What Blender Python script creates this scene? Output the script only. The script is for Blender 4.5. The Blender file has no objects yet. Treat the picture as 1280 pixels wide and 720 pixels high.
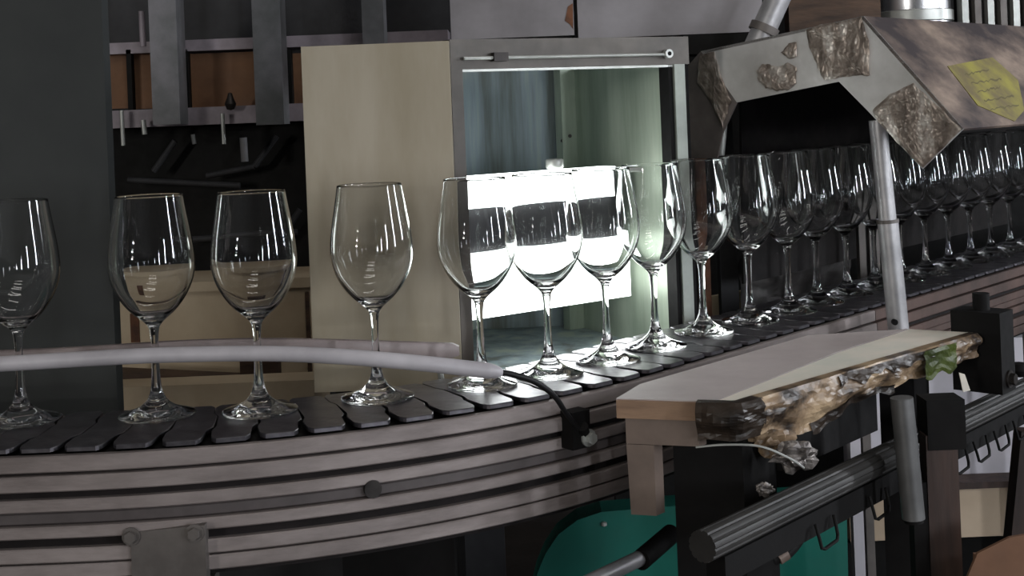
import bpy, bmesh, math, random
from mathutils import Vector, Matrix, noise
random.seed(7)
scene = bpy.context.scene
col = scene.collection

# ------------------------------------------------------------------ camera
F = 1600.0            # focal length in pixels of the 1280x720 frame
CY = 145.0            # row of the principal point (level camera, lens shifted down)
RO = math.atan(.04)   # roll
ZB = .95              # conveyor belt height
DROP = .2856
ZC = ZB + DROP
cR, sR = math.cos(RO), math.sin(RO)
cam_d = bpy.data.cameras.new('camera')
cam_d.lens = 36 * F / 1280
cam_d.sensor_width = 36
cam_d.shift_y = (CY - 360) / 1280
cam_d.clip_start = .02
cam = bpy.data.objects.new('camera', cam_d)
col.objects.link(cam)
cam.matrix_world = Matrix(((cR, sR, 0, 0), (0, 0, -1, 0), (-sR, cR, 0, ZC), (0, 0, 0, 1)))
scene.camera = cam

# ------------------------------------------------------------------ world, lights, exposure
w = bpy.data.worlds.new('world')
scene.world = w
w.use_nodes = True
bg = w.node_tree.nodes['Background']
bg.inputs[0].default_value = (.50, .52, .58, 1)
bg.inputs[1].default_value = .06
vs = scene.view_settings
vs.view_transform = 'Standard'
vs.look = 'None'
vs.gamma = 1
vs.use_curve_mapping = False
vs.exposure = -0.38
scene.cycles.max_bounces = 24
scene.cycles.transmission_bounces = 24
scene.cycles.glossy_bounces = 8
scene.cycles.diffuse_bounces = 4


def area(name, loc, target, sx, sy, power, colr=(1, 1, 1)):
    l = bpy.data.lights.new(name, 'AREA')
    l.shape = 'RECTANGLE'
    l.size, l.size_y, l.energy, l.color = sx, sy, power, colr
    o = bpy.data.objects.new(name, l)
    col.objects.link(o)
    o.location = loc
    o.rotation_euler = (Vector(target) - Vector(loc)).to_track_quat('-Z', 'Y').to_euler()
    return o


# tall narrow hall windows along the right-hand wall, beside and behind the camera
for y, z, hh, wd in ((-7.6, 1.12, .8, .20), (-4.2, 1.32, 1.15, .17), (-1.75, 1.55, 1.25, .15), (.30, 1.72, 1.2, .15), (2.3, 1.80, 1.1, .16)):
    area('hall_window_light', (3.6, y, z), (0, y * .3 + .5, 1.2), wd, hh, 330 * wd * hh, (.90, .94, 1.0))
# lamps hung in a row down the long hall behind the camera
for el in (17, 11, 6.5, 3):
    d = 2.4 / math.tan(math.radians(el))
    area('hall_lamp_light', (-.60 * d, -.80 * d, 3.6), (0, 0, 1.2), .05 * d, .014 * d, .75 * d * d, (1, .97, .92))
# parallel ceiling strip lamps over the line
for i in range(4):
    area('strip_lamp_light', (.55, -.1 - 1.0 * i, 3.8), (.2, .9, .9), 1.7, .10, 8, (1, .96, .90))
area('strip_lamp_light', (.6, 2.1, 4.0), (.4, 2.3, .9), 2.4, .16, 11, (1, .96, .92))


# ------------------------------------------------------------------ coordinates
def rd(u, v):
    a, b = (u - 640) / F, (v - CY) / F
    return a * cR - b * sR, a * sR + b * cR


def P(u, v, Y):
    r, d = rd(u, v)
    return Vector((r * Y, Y, ZC - d * Y))


def onplane(u, v, p0, nrm):
    r, d = rd(u, v)
    ray = Vector((r, 1, -d))
    c = Vector((0, 0, ZC))
    return c + ray * ((p0 - c).dot(nrm) / ray.dot(nrm))


def atz(u, v, z):
    return onplane(u, v, Vector((0, 0, z)), Vector((0, 0, 1)))


# conveyor path: straight from the left, an arc, then straight away to the right
TURN = math.radians(47.5)
RAD = .68
WID = .145
YL = 1.24
NR = .922
tx, ty = math.cos(TURN), math.sin(TURN)
TV = Vector((tx, ty, 0))
NV = Vector((-ty, tx, 0))
XI = (tx * YL - NR) / ty
X0 = XI - RAD * math.tan(TURN / 2)
LARC = RAD * TURN


def path(L):
    if L < 0:
        return Vector((X0 + L, YL, 0)), Vector((1, 0, 0)), Vector((0, 1, 0))
    ph = min(L, LARC) / RAD
    p = Vector((X0 + RAD * math.sin(ph), YL + RAD - RAD * math.cos(ph), 0))
    t = Vector((math.cos(ph), math.sin(ph), 0))
    n = Vector((-math.sin(ph), math.cos(ph), 0))
    if L > LARC:
        p = p + t * (L - LARC)
    return p, t, n


def W(s, n, z):
    return Vector((s * tx - n * ty, s * ty + n * tx, z))


# ------------------------------------------------------------------ materials
def srgb(c):
    return tuple(((x / 255) / 12.92 if x / 255 <= .04045 else ((x / 255 + .055) / 1.055) ** 2.4) for x in c) + (1,)


MATS = {}


def mat(name, c1, c2=None, scale=8, rough=.55, metal=0, bump=.1, bscale=60, stretch=(1, 1, 1), c3=None, lo=.35, hi=.65, rvar=.1):
    m = bpy.data.materials.new(name)
    MATS[name] = m
    m.use_nodes = True
    nt = m.node_tree
    N, L = nt.nodes, nt.links
    b = N['Principled BSDF']
    b.inputs['Metallic'].default_value = metal
    b.inputs['Roughness'].default_value = rough
    if max(c1) < 70 and not metal:
        b.inputs['Specular IOR Level'].default_value = .2   # dark matt colours
    tc = N.new('ShaderNodeTexCoord')
    mp = N.new('ShaderNodeMapping')
    mp.inputs['Scale'].default_value = stretch
    L.new(tc.outputs['Object'], mp.inputs['Vector'])
    c2 = c2 or tuple(x * .8 for x in c1)
    n1 = N.new('ShaderNodeTexNoise')
    n1.inputs['Scale'].default_value = scale
    n1.inputs['Detail'].default_value = 6
    n1.inputs['Roughness'].default_value = .62
    L.new(mp.outputs[0], n1.inputs['Vector'])
    cr = N.new('ShaderNodeValToRGB')
    cr.color_ramp.elements[0].position = lo
    cr.color_ramp.elements[1].position = hi
    cr.color_ramp.elements[0].color = srgb(c2)
    cr.color_ramp.elements[1].color = srgb(c1)
    if c3:
        e = cr.color_ramp.elements.new((lo + hi) / 2)
        e.color = srgb(c3)
    L.new(n1.outputs[0], cr.inputs[0])
    L.new(cr.outputs[0], b.inputs['Base Color'])
    n2 = N.new('ShaderNodeTexNoise')
    n2.inputs['Scale'].default_value = bscale
    n2.inputs['Detail'].default_value = 4
    L.new(mp.outputs[0], n2.inputs['Vector'])
    mr = N.new('ShaderNodeMapRange')
    mr.inputs[3].default_value = max(.03, rough - rvar)
    mr.inputs[4].default_value = min(1, rough + rvar)
    L.new(n2.outputs[0], mr.inputs[0])
    L.new(mr.outputs[0], b.inputs['Roughness'])
    if bump:
        bp = N.new('ShaderNodeBump')
        bp.inputs['Strength'].default_value = bump
        bp.inputs['Distance'].default_value = .004
        L.new(n2.outputs[0], bp.inputs['Height'])
        L.new(bp.outputs[0], b.inputs['Normal'])
    return m


def glass_mat():
    m = bpy.data.materials.new('clear_glass')
    m.use_nodes = True
    b = m.node_tree.nodes['Principled BSDF']
    b.inputs['Base Color'].default_value = (.985, .992, .99, 1)
    b.inputs['Roughness'].default_value = 0
    b.inputs['IOR'].default_value = 1.5
    b.inputs['Transmission Weight'].default_value = 1
    return m


def emit_mat(name, colr, strength):
    m = bpy.data.materials.new(name)
    m.use_nodes = True
    b = m.node_tree.nodes['Principled BSDF']
    b.inputs['Base Color'].default_value = (.8, .8, .8, 1)
    b.inputs['Emission Color'].default_value = colr + (1,)
    b.inputs['Emission Strength'].default_value = strength
    return m


GLASS = glass_mat()
LAMP = emit_mat('lamp_diffuser', (.95, 1.0, .98), 8.5)
M_tile = mat('worn_steel_link', (128, 126, 131), (98, 95, 100), 40, .33, .9, .025, 70, (1, 1, 1))
M_bed = mat('black_bed_steel', (26, 24, 24), (14, 13, 13), 20, .6)  # dark bed seen through the gaps between links
M_rail = mat('dusty_aluminium', (150, 140, 137), (112, 103, 100), 7, .5, .25, .06, 90, (1, 1, 4))
M_railr = mat('dark_brown_rail', (96, 74, 66), (62, 48, 43), 9, .6, .15, .08, 60)  # darker, browner tone for the strips past the joint
M_raild = mat('dark_slot_strip', (92, 85, 84), (66, 60, 60), 9, .55, .2, .06, 90)
M_slot = mat('dark_slot', (34, 29, 29), (20, 17, 17), 12, .8)
M_plate = mat('grey_plate', (118, 112, 108), (88, 83, 80), 9, .5, .3)
M_bolt = mat('dark_bolt', (62, 58, 56), (38, 35, 34), 30, .45, .7)
M_guide = mat('pale_plastic', (180, 176, 180), (154, 150, 154), 12, .45, 0, .05)
M_guide2 = mat('grey_brown_strip', (140, 128, 126), (112, 100, 98), 12, .5, 0, .05)
M_rubber = mat('black_rubber', (30, 29, 30), (20, 20, 20), 20, .5)
M_pillar = mat('dark_green_grey_paint', (58, 60, 59), (49, 51, 51), 3, .6, 0, .03, 40)
M_beige = mat('beige_painted_sheet', (164, 155, 138), (140, 130, 109), 5, .55, 0, .03, 40, (1.6, 1, .35))
M_frame = mat('dark_steel_frame', (98, 92, 86), (74, 70, 66), 10, .5, .3, .05)
M_lite = mat('pale_steel', (190, 192, 188), (150, 152, 148), 12, .4, .5, .05)
M_inner = mat('brushed_cabinet_steel', (176, 184, 168), (100, 104, 98), 4, .45, .15, .03, 60, (5, 5, .3), c3=(142, 156, 162))
M_inner2 = mat('pale_green_cabinet_steel', (178, 188, 172), (140, 152, 136), 4, .45, .3, .03, 60, (4, 4, .5))
M_stile = mat('pale_green_grey_stile', (158, 164, 156), (130, 136, 130), 10, .5, .2, .05)
M_post = mat('grey_post_paint', (116, 114, 118), (86, 88, 88), 12, .6, 0, .06)
M_orange = mat('brown_orange_panel', (124, 88, 60), (98, 68, 46), 9, .7)
M_ledge = mat('lilac_grey_ledge', (158, 148, 156), (120, 112, 118), 10, .55)
M_black = mat('black_machine', (17, 16, 15), (9, 9, 8), 14, .7, 0, .2, 60)  # near-black of the machine core, lintel, stand and back screen
M_dgrey = mat('dark_grey_sheet', (60, 60, 62), (40, 40, 42), 6, .6)
M_bin = mat('beige_enamel', (206, 190, 164), (180, 160, 132), 5, .6, 0, .04, 40)
M_brown = mat('old_brown_wood', (92, 70, 54), (56, 42, 33), 10, .75, 0, .15, 60, (1, 1, 5))
M_beam = mat('pale_lilac_beam', (142, 138, 141), (114, 110, 112), 5, .55, 0, .04)
M_rust = mat('rust', (112, 72, 48), (60, 40, 30), 30, .8)
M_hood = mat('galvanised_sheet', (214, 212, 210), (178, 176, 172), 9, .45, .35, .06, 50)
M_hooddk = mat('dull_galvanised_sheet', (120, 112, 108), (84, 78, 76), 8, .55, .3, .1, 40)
M_foil = mat('crumpled_brown_foil_tape', (205, 198, 190), (92, 82, 74), 34, .35, .4, .9, 70, (1, 1, .5), c3=(142, 130, 120))
M_slope = mat('dusty_brown_sheet', (152, 134, 120), (58, 50, 51), 7, .6, .1, .1, 40, (.8, .8, 1.6), c3=(108, 94, 86), lo=.38, hi=.62)
M_sticker = mat('yellow_sticker', (150, 142, 66), (112, 100, 68), 22, .6, 0, .02)
M_ink = mat('sticker_ink', (104, 96, 56), (92, 82, 54), 40, .7)
M_inside = mat('hood_inside_shade', (30, 27, 26), (18, 16, 16), 10, .85)  # dark colour stands in for the unlit inside of the hood
M_pole = mat('grey_tube_steel', (182, 180, 182), (146, 146, 148), 14, .4, .4, .04)
M_plank = mat('grey_board', (188, 178, 176), (164, 153, 152), 5, .5, 0, .05, 60, (1, 1, 1))
M_pale = mat('pale_board', (242, 230, 216), (214, 214, 202), 8, .5, 0, .05, 60)
M_tan = mat('tan_wood_end', (162, 132, 106), (130, 104, 84), 10, .7, 0, .1, 50, (1, 1, 6))
M_angle = mat('brown_grey_angle_steel', (128, 112, 102), (96, 84, 77), 8, .5, .3, .06)
M_wrap = mat('crumpled_packing_tape', (176, 152, 122), (44, 35, 29), 13, .4, 0, .3, 40, (1, 1, 1.6), c3=(134, 112, 88), lo=.38, hi=.60)
M_darktape = mat('dark_brown_tape', (62, 52, 44), (26, 22, 19), 16, .35, 0, .4, 40)
M_green = mat('green_tape', (104, 118, 52), (60, 72, 34), 24, .45, 0, .4)
M_foil2 = mat('silver_scrap_foil', (150, 144, 140), (40, 34, 32), 60, .35, .6, .8)
M_flute = mat('dark_grey_extrusion', (56, 54, 52), (32, 31, 30), 8, .55, .2, .05, 60)
M_blk = mat('matt_black_steel', (15, 13, 13), (8, 7, 7), 14, .75)
M_rpost = mat('rust_brown_post', (72, 54, 47), (36, 29, 27), 9, .6, .2, .1, 50, (3, 3, .4))
M_dpost = mat('dark_tube', (118, 118, 118), (84, 84, 84), 8, .4, .4)
M_teal = mat('teal_machine_paint', (8, 96, 84), (5, 82, 72), 5, .45, 0, .02)
M_white = mat('white_lilac_panel', (224, 220, 228), (204, 200, 206), 3, .6, 0, .02)
M_cream = mat('cream_panel', (196, 176, 152), (172, 152, 128), 3, .6, 0, .03)
M_card = mat('brown_cardboard', (122, 88, 66), (98, 70, 52), 9, .8, 0, .05)
M_steel = mat('bright_duct_steel', (200, 200, 202), (160, 160, 164), 6, .28, .85, .03, 30, (1, 1, .3))
M_crump = mat('crumpled_grey_sheet', (96, 92, 90), (52, 49, 48), 8, .5, .3, .7, 16, (1, 1, 2.6))
M_floor = mat('concrete_floor', (70, 64, 60), (48, 44, 42), 3, .8, 0, .1)
M_wall = mat('dim_hall_wall', (62, 60, 60), (46, 45, 46), 2, .8)


# ------------------------------------------------------------------ object helpers
def org(o):
    v = Vector((0, 0, 0))
    while o is not None:
        v = v + Vector(o.location)
        o = o.parent
    return v


def tag(o, label=None, cat=None, group=None, kind=None):
    if label: o['label'] = label
    if cat: o['category'] = cat
    if group: o['group'] = group
    if kind: o['kind'] = kind
    return o


def thing(name, loc, label, cat, group=None):
    o = bpy.data.objects.new(name, None)
    o.empty_display_size = .05
    col.objects.link(o)
    o.location = loc
    return tag(o, label, cat, group)


def emit(name, bm, m, parent=None, smooth=False, bevel=0, seg=2):
    """bm holds world coordinates; links ONE mesh object under parent"""
    if bevel:
        ed = [e for e in bm.edges if len(e.link_faces) == 2 and e.calc_face_angle(0) > .5]
        bmesh.ops.bevel(bm, geom=ed, offset=bevel, segments=seg, affect='EDGES', profile=.5, clamp_overlap=True)
    bmesh.ops.recalc_face_normals(bm, faces=bm.faces)
    if parent is not None:
        o0 = org(parent)
    else:
        xs = [v.co for v in bm.verts]
        o0 = Vector(((min(v.x for v in xs) + max(v.x for v in xs)) / 2, (min(v.y for v in xs) + max(v.y for v in xs)) / 2, min(v.z for v in xs)))
    for v in bm.verts:
        v.co -= o0
    me = bpy.data.meshes.new(name)
    bm.to_mesh(me)
    bm.free()
    me.materials.append(m)
    if smooth:
        for p in me.polygons:
            p.use_smooth = True
        if smooth != 'all':
            try:
                me.set_sharp_from_angle(angle=math.radians(40))
            except Exception:
                pass
    o = bpy.data.objects.new(name, me)
    col.objects.link(o)
    if parent is not None:
        o.parent = parent
    else:
        o.location = o0
    return o


def prism_into(bm, pts, vec):
    a = [bm.verts.new(p) for p in pts]
    b = [bm.verts.new(Vector(p) + vec) for p in pts]
    n = len(pts)
    bm.faces.new(a)
    bm.faces.new(list(reversed(b)))
    for i in range(n):
        bm.faces.new((a[i], a[(i + 1) % n], b[(i + 1) % n], b[i]))
    return bm


def prism(pts, vec):
    return prism_into(bmesh.new(), pts, Vector(vec))


def box(c, ax, ay, az):
    """c centre, ax ay az half-extent vectors"""
    c, ax, ay, az = Vector(c), Vector(ax), Vector(ay), Vector(az)
    return prism([c - ax - ay - az, c + ax - ay - az, c + ax + ay - az, c - ax + ay - az], az * 2)


def aabox(x0, x1, y0, y1, z0, z1):
    return box(((x0 + x1) / 2, (y0 + y1) / 2, (z0 + z1) / 2), ((x1 - x0) / 2, 0, 0), (0, (y1 - y0) / 2, 0), (0, 0, (z1 - z0) / 2))


def pbox(u0, v0, u1, v1, Y, depth, v2=None):
    """upright box whose front face spans the given photo rectangle at distance Y"""
    a, b = P((u0 + u1) / 2, v0, Y), P((u0 + u1) / 2, v1, Y)
    m = P((u0 + u1) / 2, (v0 + v1) / 2, Y)
    hw = (u1 - u0) / 2 / F * Y
    return aabox(m.x - hw, m.x + hw, Y, Y + depth, b.z, a.z)


def tube_into(bm, pts, r, seg=12, caps=True):
    pts = [Vector(p) for p in pts]
    n = len(pts)
    rings = []
    up = None
    for i in range(n):
        t = (pts[min(i + 1, n - 1)] - pts[max(i - 1, 0)]).normalized()
        if up is None:
            up = Vector((0, 0, 1)) if abs(t.z) < .9 else Vector((1, 0, 0))
        x = (up - t * up.dot(t)).normalized()
        up = x
        y = t.cross(x)
        rr = r[i] if isinstance(r, (list, tuple)) else r
        rings.append([bm.verts.new(pts[i] + (x * math.cos(2 * math.pi * k / seg) + y * math.sin(2 * math.pi * k / seg)) * rr) for k in range(seg)])
    for i in range(n - 1):
        for k in range(seg):
            bm.faces.new((rings[i][k], rings[i][(k + 1) % seg], rings[i + 1][(k + 1) % seg], rings[i + 1][k]))
    if caps:
        bm.faces.new(list(reversed(rings[0])))
        bm.faces.new(rings[-1])
    return bm


def tube(pts, r, seg=12):
    return tube_into(bmesh.new(), pts, r, seg)


def spline(pts, k=8):
    pts = [Vector(p) for p in pts]
    out = []
    for i in range(len(pts) - 1):
        p0, p1, p2, p3 = pts[max(i - 1, 0)], pts[i], pts[i + 1], pts[min(i + 2, len(pts) - 1)]
        for j in range(k):
            t = j / k
            out.append(.5 * ((2 * p1) + (p2 - p0) * t + (2 * p0 - 5 * p1 + 4 * p2 - p3) * t * t + (3 * p1 - p0 - 3 * p2 + p3) * t ** 3))
    out.append(pts[-1])
    return out


def sweep(prof, Ls):
    """prof: closed polygon of (offset across the belt, z); swept along the conveyor path"""
    bm = bmesh.new()
    rings = []
    for L in Ls:
        p, t, n = path(L)
        rings.append([bm.verts.new(p + n * o + Vector((0, 0, z))) for o, z in prof])
    k = len(prof)
    for i in range(len(rings) - 1):
        for j in range(k):
            bm.faces.new((rings[i][j], rings[i][(j + 1) % k], rings[i + 1][(j + 1) % k], rings[i + 1][j]))
    bm.faces.new(list(reversed(rings[0])))
    bm.faces.new(rings[-1])
    return bm


def bolt_bm(c, axis, r=.006, h=.005):
    axis = Vector(axis).normalized()
    bm = tube([Vector(c), Vector(c) + axis * h * .4], r * 1.5, 14)
    tube_into(bm, [Vector(c) + axis * h * .4, Vector(c) + axis * h * 1.4], r, 6)
    return bm


def lathe(bm, prof, seg=64, c=Vector((0, 0, 0))):
    rings = []
    for r, z in prof:
        if r < 1e-6:
            rings.append([bm.verts.new(c + Vector((0, 0, z)))])
        else:
            rings.append([bm.verts.new(c + Vector((r * math.cos(2 * math.pi * k / seg), r * math.sin(2 * math.pi * k / seg), z))) for k in range(seg)])
    for i in range(len(rings) - 1):
        a, b = rings[i], rings[i + 1]
        for k in range(seg):
            k2 = (k + 1) % seg
            if len(a) == 1:
                bm.faces.new((a[0], b[k2], b[k]))
            elif len(b) == 1:
                bm.faces.new((a[k], a[k2], b[0]))
            else:
                bm.faces.new((a[k], a[k2], b[k2], b[k]))
    return bm


# ------------------------------------------------------------------ the setting
fl = emit('floor', aabox(-5, 6, -6, 5.2, -.1, 0), M_floor)
tag(fl, 'dim grey concrete floor of the glassworks hall', 'floor', kind='structure')
wb = emit('wall_back', aabox(-5, 6, 5.2, 5.4, 0, 4.4), M_wall)
tag(wb, 'dim wall at the far end of the hall', 'wall', kind='structure')

# ------------------------------------------------------------------ conveyor
conv = thing('chain_conveyor', (0, 1.25, 0), 'curving chain conveyor with steel link plates and grooved grey side rails', 'conveyor')
LA, LB = -.62, LARC + 1.75
Ls = [LA + (0 - LA) * i / 4 for i in range(4)] + [LARC * i / 28 for i in range(29)] + [LARC + (LB - LARC) * (i + 1) / 8 for i in range(8)]
PITCH = .0405


def hl(n):
    a = abs(n) / (WID / 2)
    h = PITCH / 2 * (1 - .105 * a) - .0006
    if a > .86:
        h -= .0045 * ((a - .86) / .14) ** 2
    return h


def sh(n):
    a = abs(n) / (WID / 2)
    return .0055 * (1 if a < .3 else max(0, 1 - (a - .3) / .2))


ns = [WID / 2 * x for x in (-1, -.96, -.9, -.84, -.5, -.3, .3, .5, .84, .9, .96, 1)]
outline = [(hl(n) + sh(n), n) for n in ns] + [(-hl(n) + sh(n), n) for n in reversed(ns)]
bm = prism([Vector((t, n, -.0042)) for t, n in outline], (0, 0, .0042))
top = [f for f in bm.faces if f.calc_center_median().z > -.0005]
bmesh.ops.bevel(bm, geom=[e for e in bm.edges if all(v.co.z > -.001 for v in e.verts)], offset=.0008, segments=1, affect='EDGES')
bmesh.ops.recalc_face_normals(bm, faces=bm.faces)
link_me = bpy.data.meshes.new('chain_link')
bm.to_mesh(link_me)
bm.free()
link_me.materials.append(M_tile)
co = org(conv)
nl = int((LB - LA) / PITCH)
for i in range(nl):
    p, t, n = path(LA + (i + .5) * PITCH)
    o = bpy.data.objects.new('chain_link', link_me)
    col.objects.link(o)
    o.parent = conv
    o.location = p + Vector((0, 0, ZB + random.uniform(-.0003, .0003))) - co
    o.rotation_euler = (random.uniform(-.004, .004), random.uniform(-.006, .006), math.atan2(t.y, t.x))
h = WID / 2
emit('chain_bed', sweep([(-h + .004, ZB - .009), (h - .004, ZB - .009), (h - .004, ZB - .03), (-h + .004, ZB - .03)], Ls), M_bed, conv)
# near side beam: dark web, then proud strips with grooves between them
emit('side_web', sweep([(-h + .002, ZB - .008), (-h + .002, ZB - .124), (-h + .03, ZB - .124), (-h + .03, ZB - .031), (-h + .004, ZB - .031), (-h + .004, ZB - .008)], Ls), M_slot, conv)
for z0, z1, out, mm in ((-.0065, -.0215, .006, M_rail), (-.0240, -.0385, .008, M_rail), (-.0460, -.0575, .006, M_rail),
                        (-.0585, -.0690, .003, M_raild), (-.0700, -.0810, .008, M_rail), (-.0905, -.1035, .006, M_rail), (-.1055, -.1190, .005, M_rail)):
    e = .0012
    prof = [(-h + .0025, ZB + z0), (-h - out + e, ZB + z0), (-h - out, ZB + z0 - e), (-h - out, ZB + z1 + e), (-h - out + e, ZB + z1), (-h + .0025, ZB + z1)]
    LJ = LARC + .52
    emit('side_strip', sweep(prof, [L for L in Ls if L < LJ] + [LJ - .0008]), mm, conv)
    emit('side_strip', sweep(prof, [LJ + .0008] + [L for L in Ls if L > LJ]), M_railr, conv)
emit('far_side_web', sweep([(h + .001, ZB - .006), (h + .012, ZB - .006), (h + .012, ZB - .12), (h + .001, ZB - .12)], Ls), M_rail, conv)
# hole with dark plug on the side beam
q = atz(470, 612, ZB - .063)


def side_at(u, v, out):
    """point on the near side face seen at photo pixel u,v"""
    best = None
    for i in range(400):
        L = LA + (LB - LA) * i / 400
        p, t, n = path(L)
        p = p - n * (h + out)
        r, d = rd(u, v)
        e = abs(p.x / p.y - r)
        if best is None or e < best[0]:
            best = (e, p, t, n, d)
    _, p, t, n, d = best
    return Vector((p.x, p.y, ZC - d * p.y)), t, n


c, t, n = side_at(470, 611, .006)
emit('plug', tube([c + n * .004, c - n * .002], .0085, 18), M_bolt, conv, True)
# bracket plate under the left part with two bolts
c, t, n = side_at(210, 668, .012)
ctr = Vector((c.x, c.y, c.z - .075))
br = emit('support_bracket', prism([ctr + Vector((-.033, 0, .078)), ctr + Vector((.034, 0, .082)), ctr + Vector((.034, 0, -.10)), ctr + Vector((-.036, 0, -.10))], (0, .014, 0)), M_plate, conv, False, .002)
for u, v in ((167, 672), (247, 665)):
    b_, t, n = side_at(u, v, .013)
    emit('bolt', bolt_bm(Vector((b_.x, ctr.y, b_.z)), (0, -1, 0), .0055, .004), M_plate, br, True)
# supporting legs (one under the bracket, one far down the line)
emit('leg', aabox(ctr.x - .03, ctr.x + .03, ctr.y + .015, ctr.y + .065, 0, ctr.z + .02), M_plate, conv)
pz = W(2.55, .95, 0)
emit('leg', box((pz.x, pz.y, (ZB - .12) / 2), TV * .025, NV * .025, (0, 0, (ZB - .12) / 2)), M_plate, conv)
# dark clamp on the side beam holding the cable end
c, t, n = side_at(716, 534, .008)
cl = emit('cable_clamp', box(c - n * .007, t * .012, n * .009, (0, 0, .019)), M_blk, conv, False, .003)
c2, t2, n2 = side_at(733, 546, .02)
emit('bolt', bolt_bm(c2 - n2 * .004, -n2, .006, .006), M_lite, cl, True)
emit('clamp_knuckle', tube([c - n * .018 + Vector((0, 0, .004)), c + t * .010 - n * .010 + Vector((0, 0, -.012))], .006, 12), M_blk, cl, True)

# ------------------------------------------------------------------ guide rails beside the belt
pts = [P(-140, 462, 1.18), P(0, 455, 1.18), P(110, 448.5, 1.178), P(200, 444, 1.175), P(330, 442, 1.17), P(430, 446, 1.172), P(520, 453.5, 1.182), P(580, 460, 1.195), P(614, 464, 1.203), P(628, 466, 1.207)]
sp = spline(pts, 6)
rad = [.0072] * len(sp)
for i in range(len(sp)):
    u = i / (len(sp) - 1)
    if i > len(sp) - 8:
        rad[i] = .0072 - .0046 * ((i - (len(sp) - 8)) / 7) ** 1.5
    elif u > .5:
        rad[i] = .0072 + .0012 * (u - .5)
gn = thing('guide_rail', sp[0], 'pale round plastic guide rail on the near side, tapering into a black cable', 'guide rail')
emit('tube', tube(sp, rad, 16), M_guide, gn, 'all')
cc, t, n = side_at(716, 524, .01)
emit('cable', tube(spline([sp[-3], P(640, 468, 1.21), P(668, 477, 1.222), P(692, 494, 1.24), P(708, 517, cc.y - .03), cc - n * .012 + Vector((0, 0, -.01))], 8), .0029, 8), M_rubber, gn, 'all')
cc, t, n = side_at(60, 560, .012)
# post that carries the near guide rail, left of the picture
pst = emit('post', tube([P(-120, 462, 1.18), P(-120, 462, 1.18) + Vector((0, -.0, -.09)), Vector((P(-120, 560, 1.148).x, 1.150, ZB - .03))], .005, 10), M_bolt, gn, True)
fpts = [P(-60, 446, 1.36), P(60, 442, 1.355), P(140, 438, 1.35), P(230, 433, 1.348), P(330, 431, 1.352), P(430, 433, 1.372), P(500, 435.5, 1.398), P(574, 438, 1.432)]
fs = spline(fpts, 6)
gf = thing('guide_rail', fs[0], 'flat grey-brown guide rail on the far side, ending at a cut tip', 'guide rail')
bm = bmesh.new()
rings = []
for i, p in enumerate(fs):
    k = i / (len(fs) - 1)
    hh = .0050 + .0030 * k
    if i == len(fs) - 1:
        hh *= .62
    a = [p + Vector((0, dy, dz * hh)) for dy, dz in ((-.004, 1), (-.0055, .7), (-.0055, -.7), (-.004, -1), (.004, -1), (.004, 1))]
    rings.append([bm.verts.new(x) for x in a])
for i in range(len(rings) - 1):
    for j in range(6):
        bm.faces.new((rings[i][j], rings[i][(j + 1) % 6], rings[i + 1][(j + 1) % 6], rings[i + 1][j]))
bm.faces.new(rings[0]); bm.faces.new(list(reversed(rings[-1])))
emit('strip', bm, M_guide2, gf, True)
for u, v, Y in ((548, 437, 1.424), (-40, 445, 1.36)):
    a = P(u, v + 4, Y)
    emit('stay', tube([a + Vector((0, .006, 0)), a + Vector((.0, .012, -.02)), Vector((a.x + .004, a.y + .012, ZB - .03))], .0035, 8), M_lite, gf, True)

# ------------------------------------------------------------------ wine glasses
K = .22 / 275
OUT = [(47, 1.0), (47.2, 2.0), (46.4, 2.9), (43, 4.2), (37, 6.2), (28, 9.2), (19.8, 13.4), (13.2, 19), (9.0, 26.5), (6.8, 35), (5.7, 44)]
STEM = [(5.7, 44), (4.9, 60), (4.6, 78), (4.9, 96), (6.2, 108)]
BOWL = [(6.2, 108), (8.2, 113), (12.5, 118), (19, 123.5), (27, 130.5), (36, 141), (44, 154), (49.8, 168), (52.6, 181), (53.2, 191), (52.6, 203), (50.6, 220), (47.3, 240), (44, 260), (41.6, 275)]
INN = [(40.6, 275.2), (42.9, 260), (46.2, 240), (49.5, 220), (51.4, 203), (51.9, 191), (51.2, 181), (48.2, 168.6), (42.2, 155.2), (33.8, 143), (24.4, 133.2), (15.5, 127.2), (7.5, 124.4), (0, 123.6)]


def smooth2(pr, k):
    return [(v.x, v.y) for v in spline([Vector((r, z, 0)) for r, z in pr], k)]


def glass_mesh(name, prof, seg=72):
    bm = bmesh.new()
    lathe(bm, [(max(r, 0) * K, z * K) for r, z in prof], seg)
    me = bpy.data.meshes.new(name)
    bmesh.ops.recalc_face_normals(bm, faces=bm.faces)
    # outward check on an open surface: compare with the first outer face
    bm.to_mesh(me)
    bm.free()
    me.materials.append(GLASS)
    for p in me.polygons:
        p.use_smooth = True
    return me


full = smooth2(OUT, 4)[:-1]
allp = smooth2(OUT[:-1] + STEM + BOWL[1:], 4)
i1 = min(range(len(allp)), key=lambda i: abs(allp[i][1] - 44) + (0 if allp[i][0] < 10 else 9))
i2 = min(range(len(allp)), key=lambda i: abs(allp[i][1] - 108) + (0 if allp[i][0] < 10 else 9))
inner = smooth2(INN, 4)
inner[-1] = (0, INN[-1][1])
rimb = [(41.5, 275.6), (41.1, 275.75)]
footp = [(0, 2.2), (14, 2.0), (28, 1.4), (38, .55), (44, .12), (46.2, .25)] + allp[:i1 + 1]
stemp = allp[i1:i2 + 1]
bowlp = allp[i2:] + rimb + inner


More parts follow.
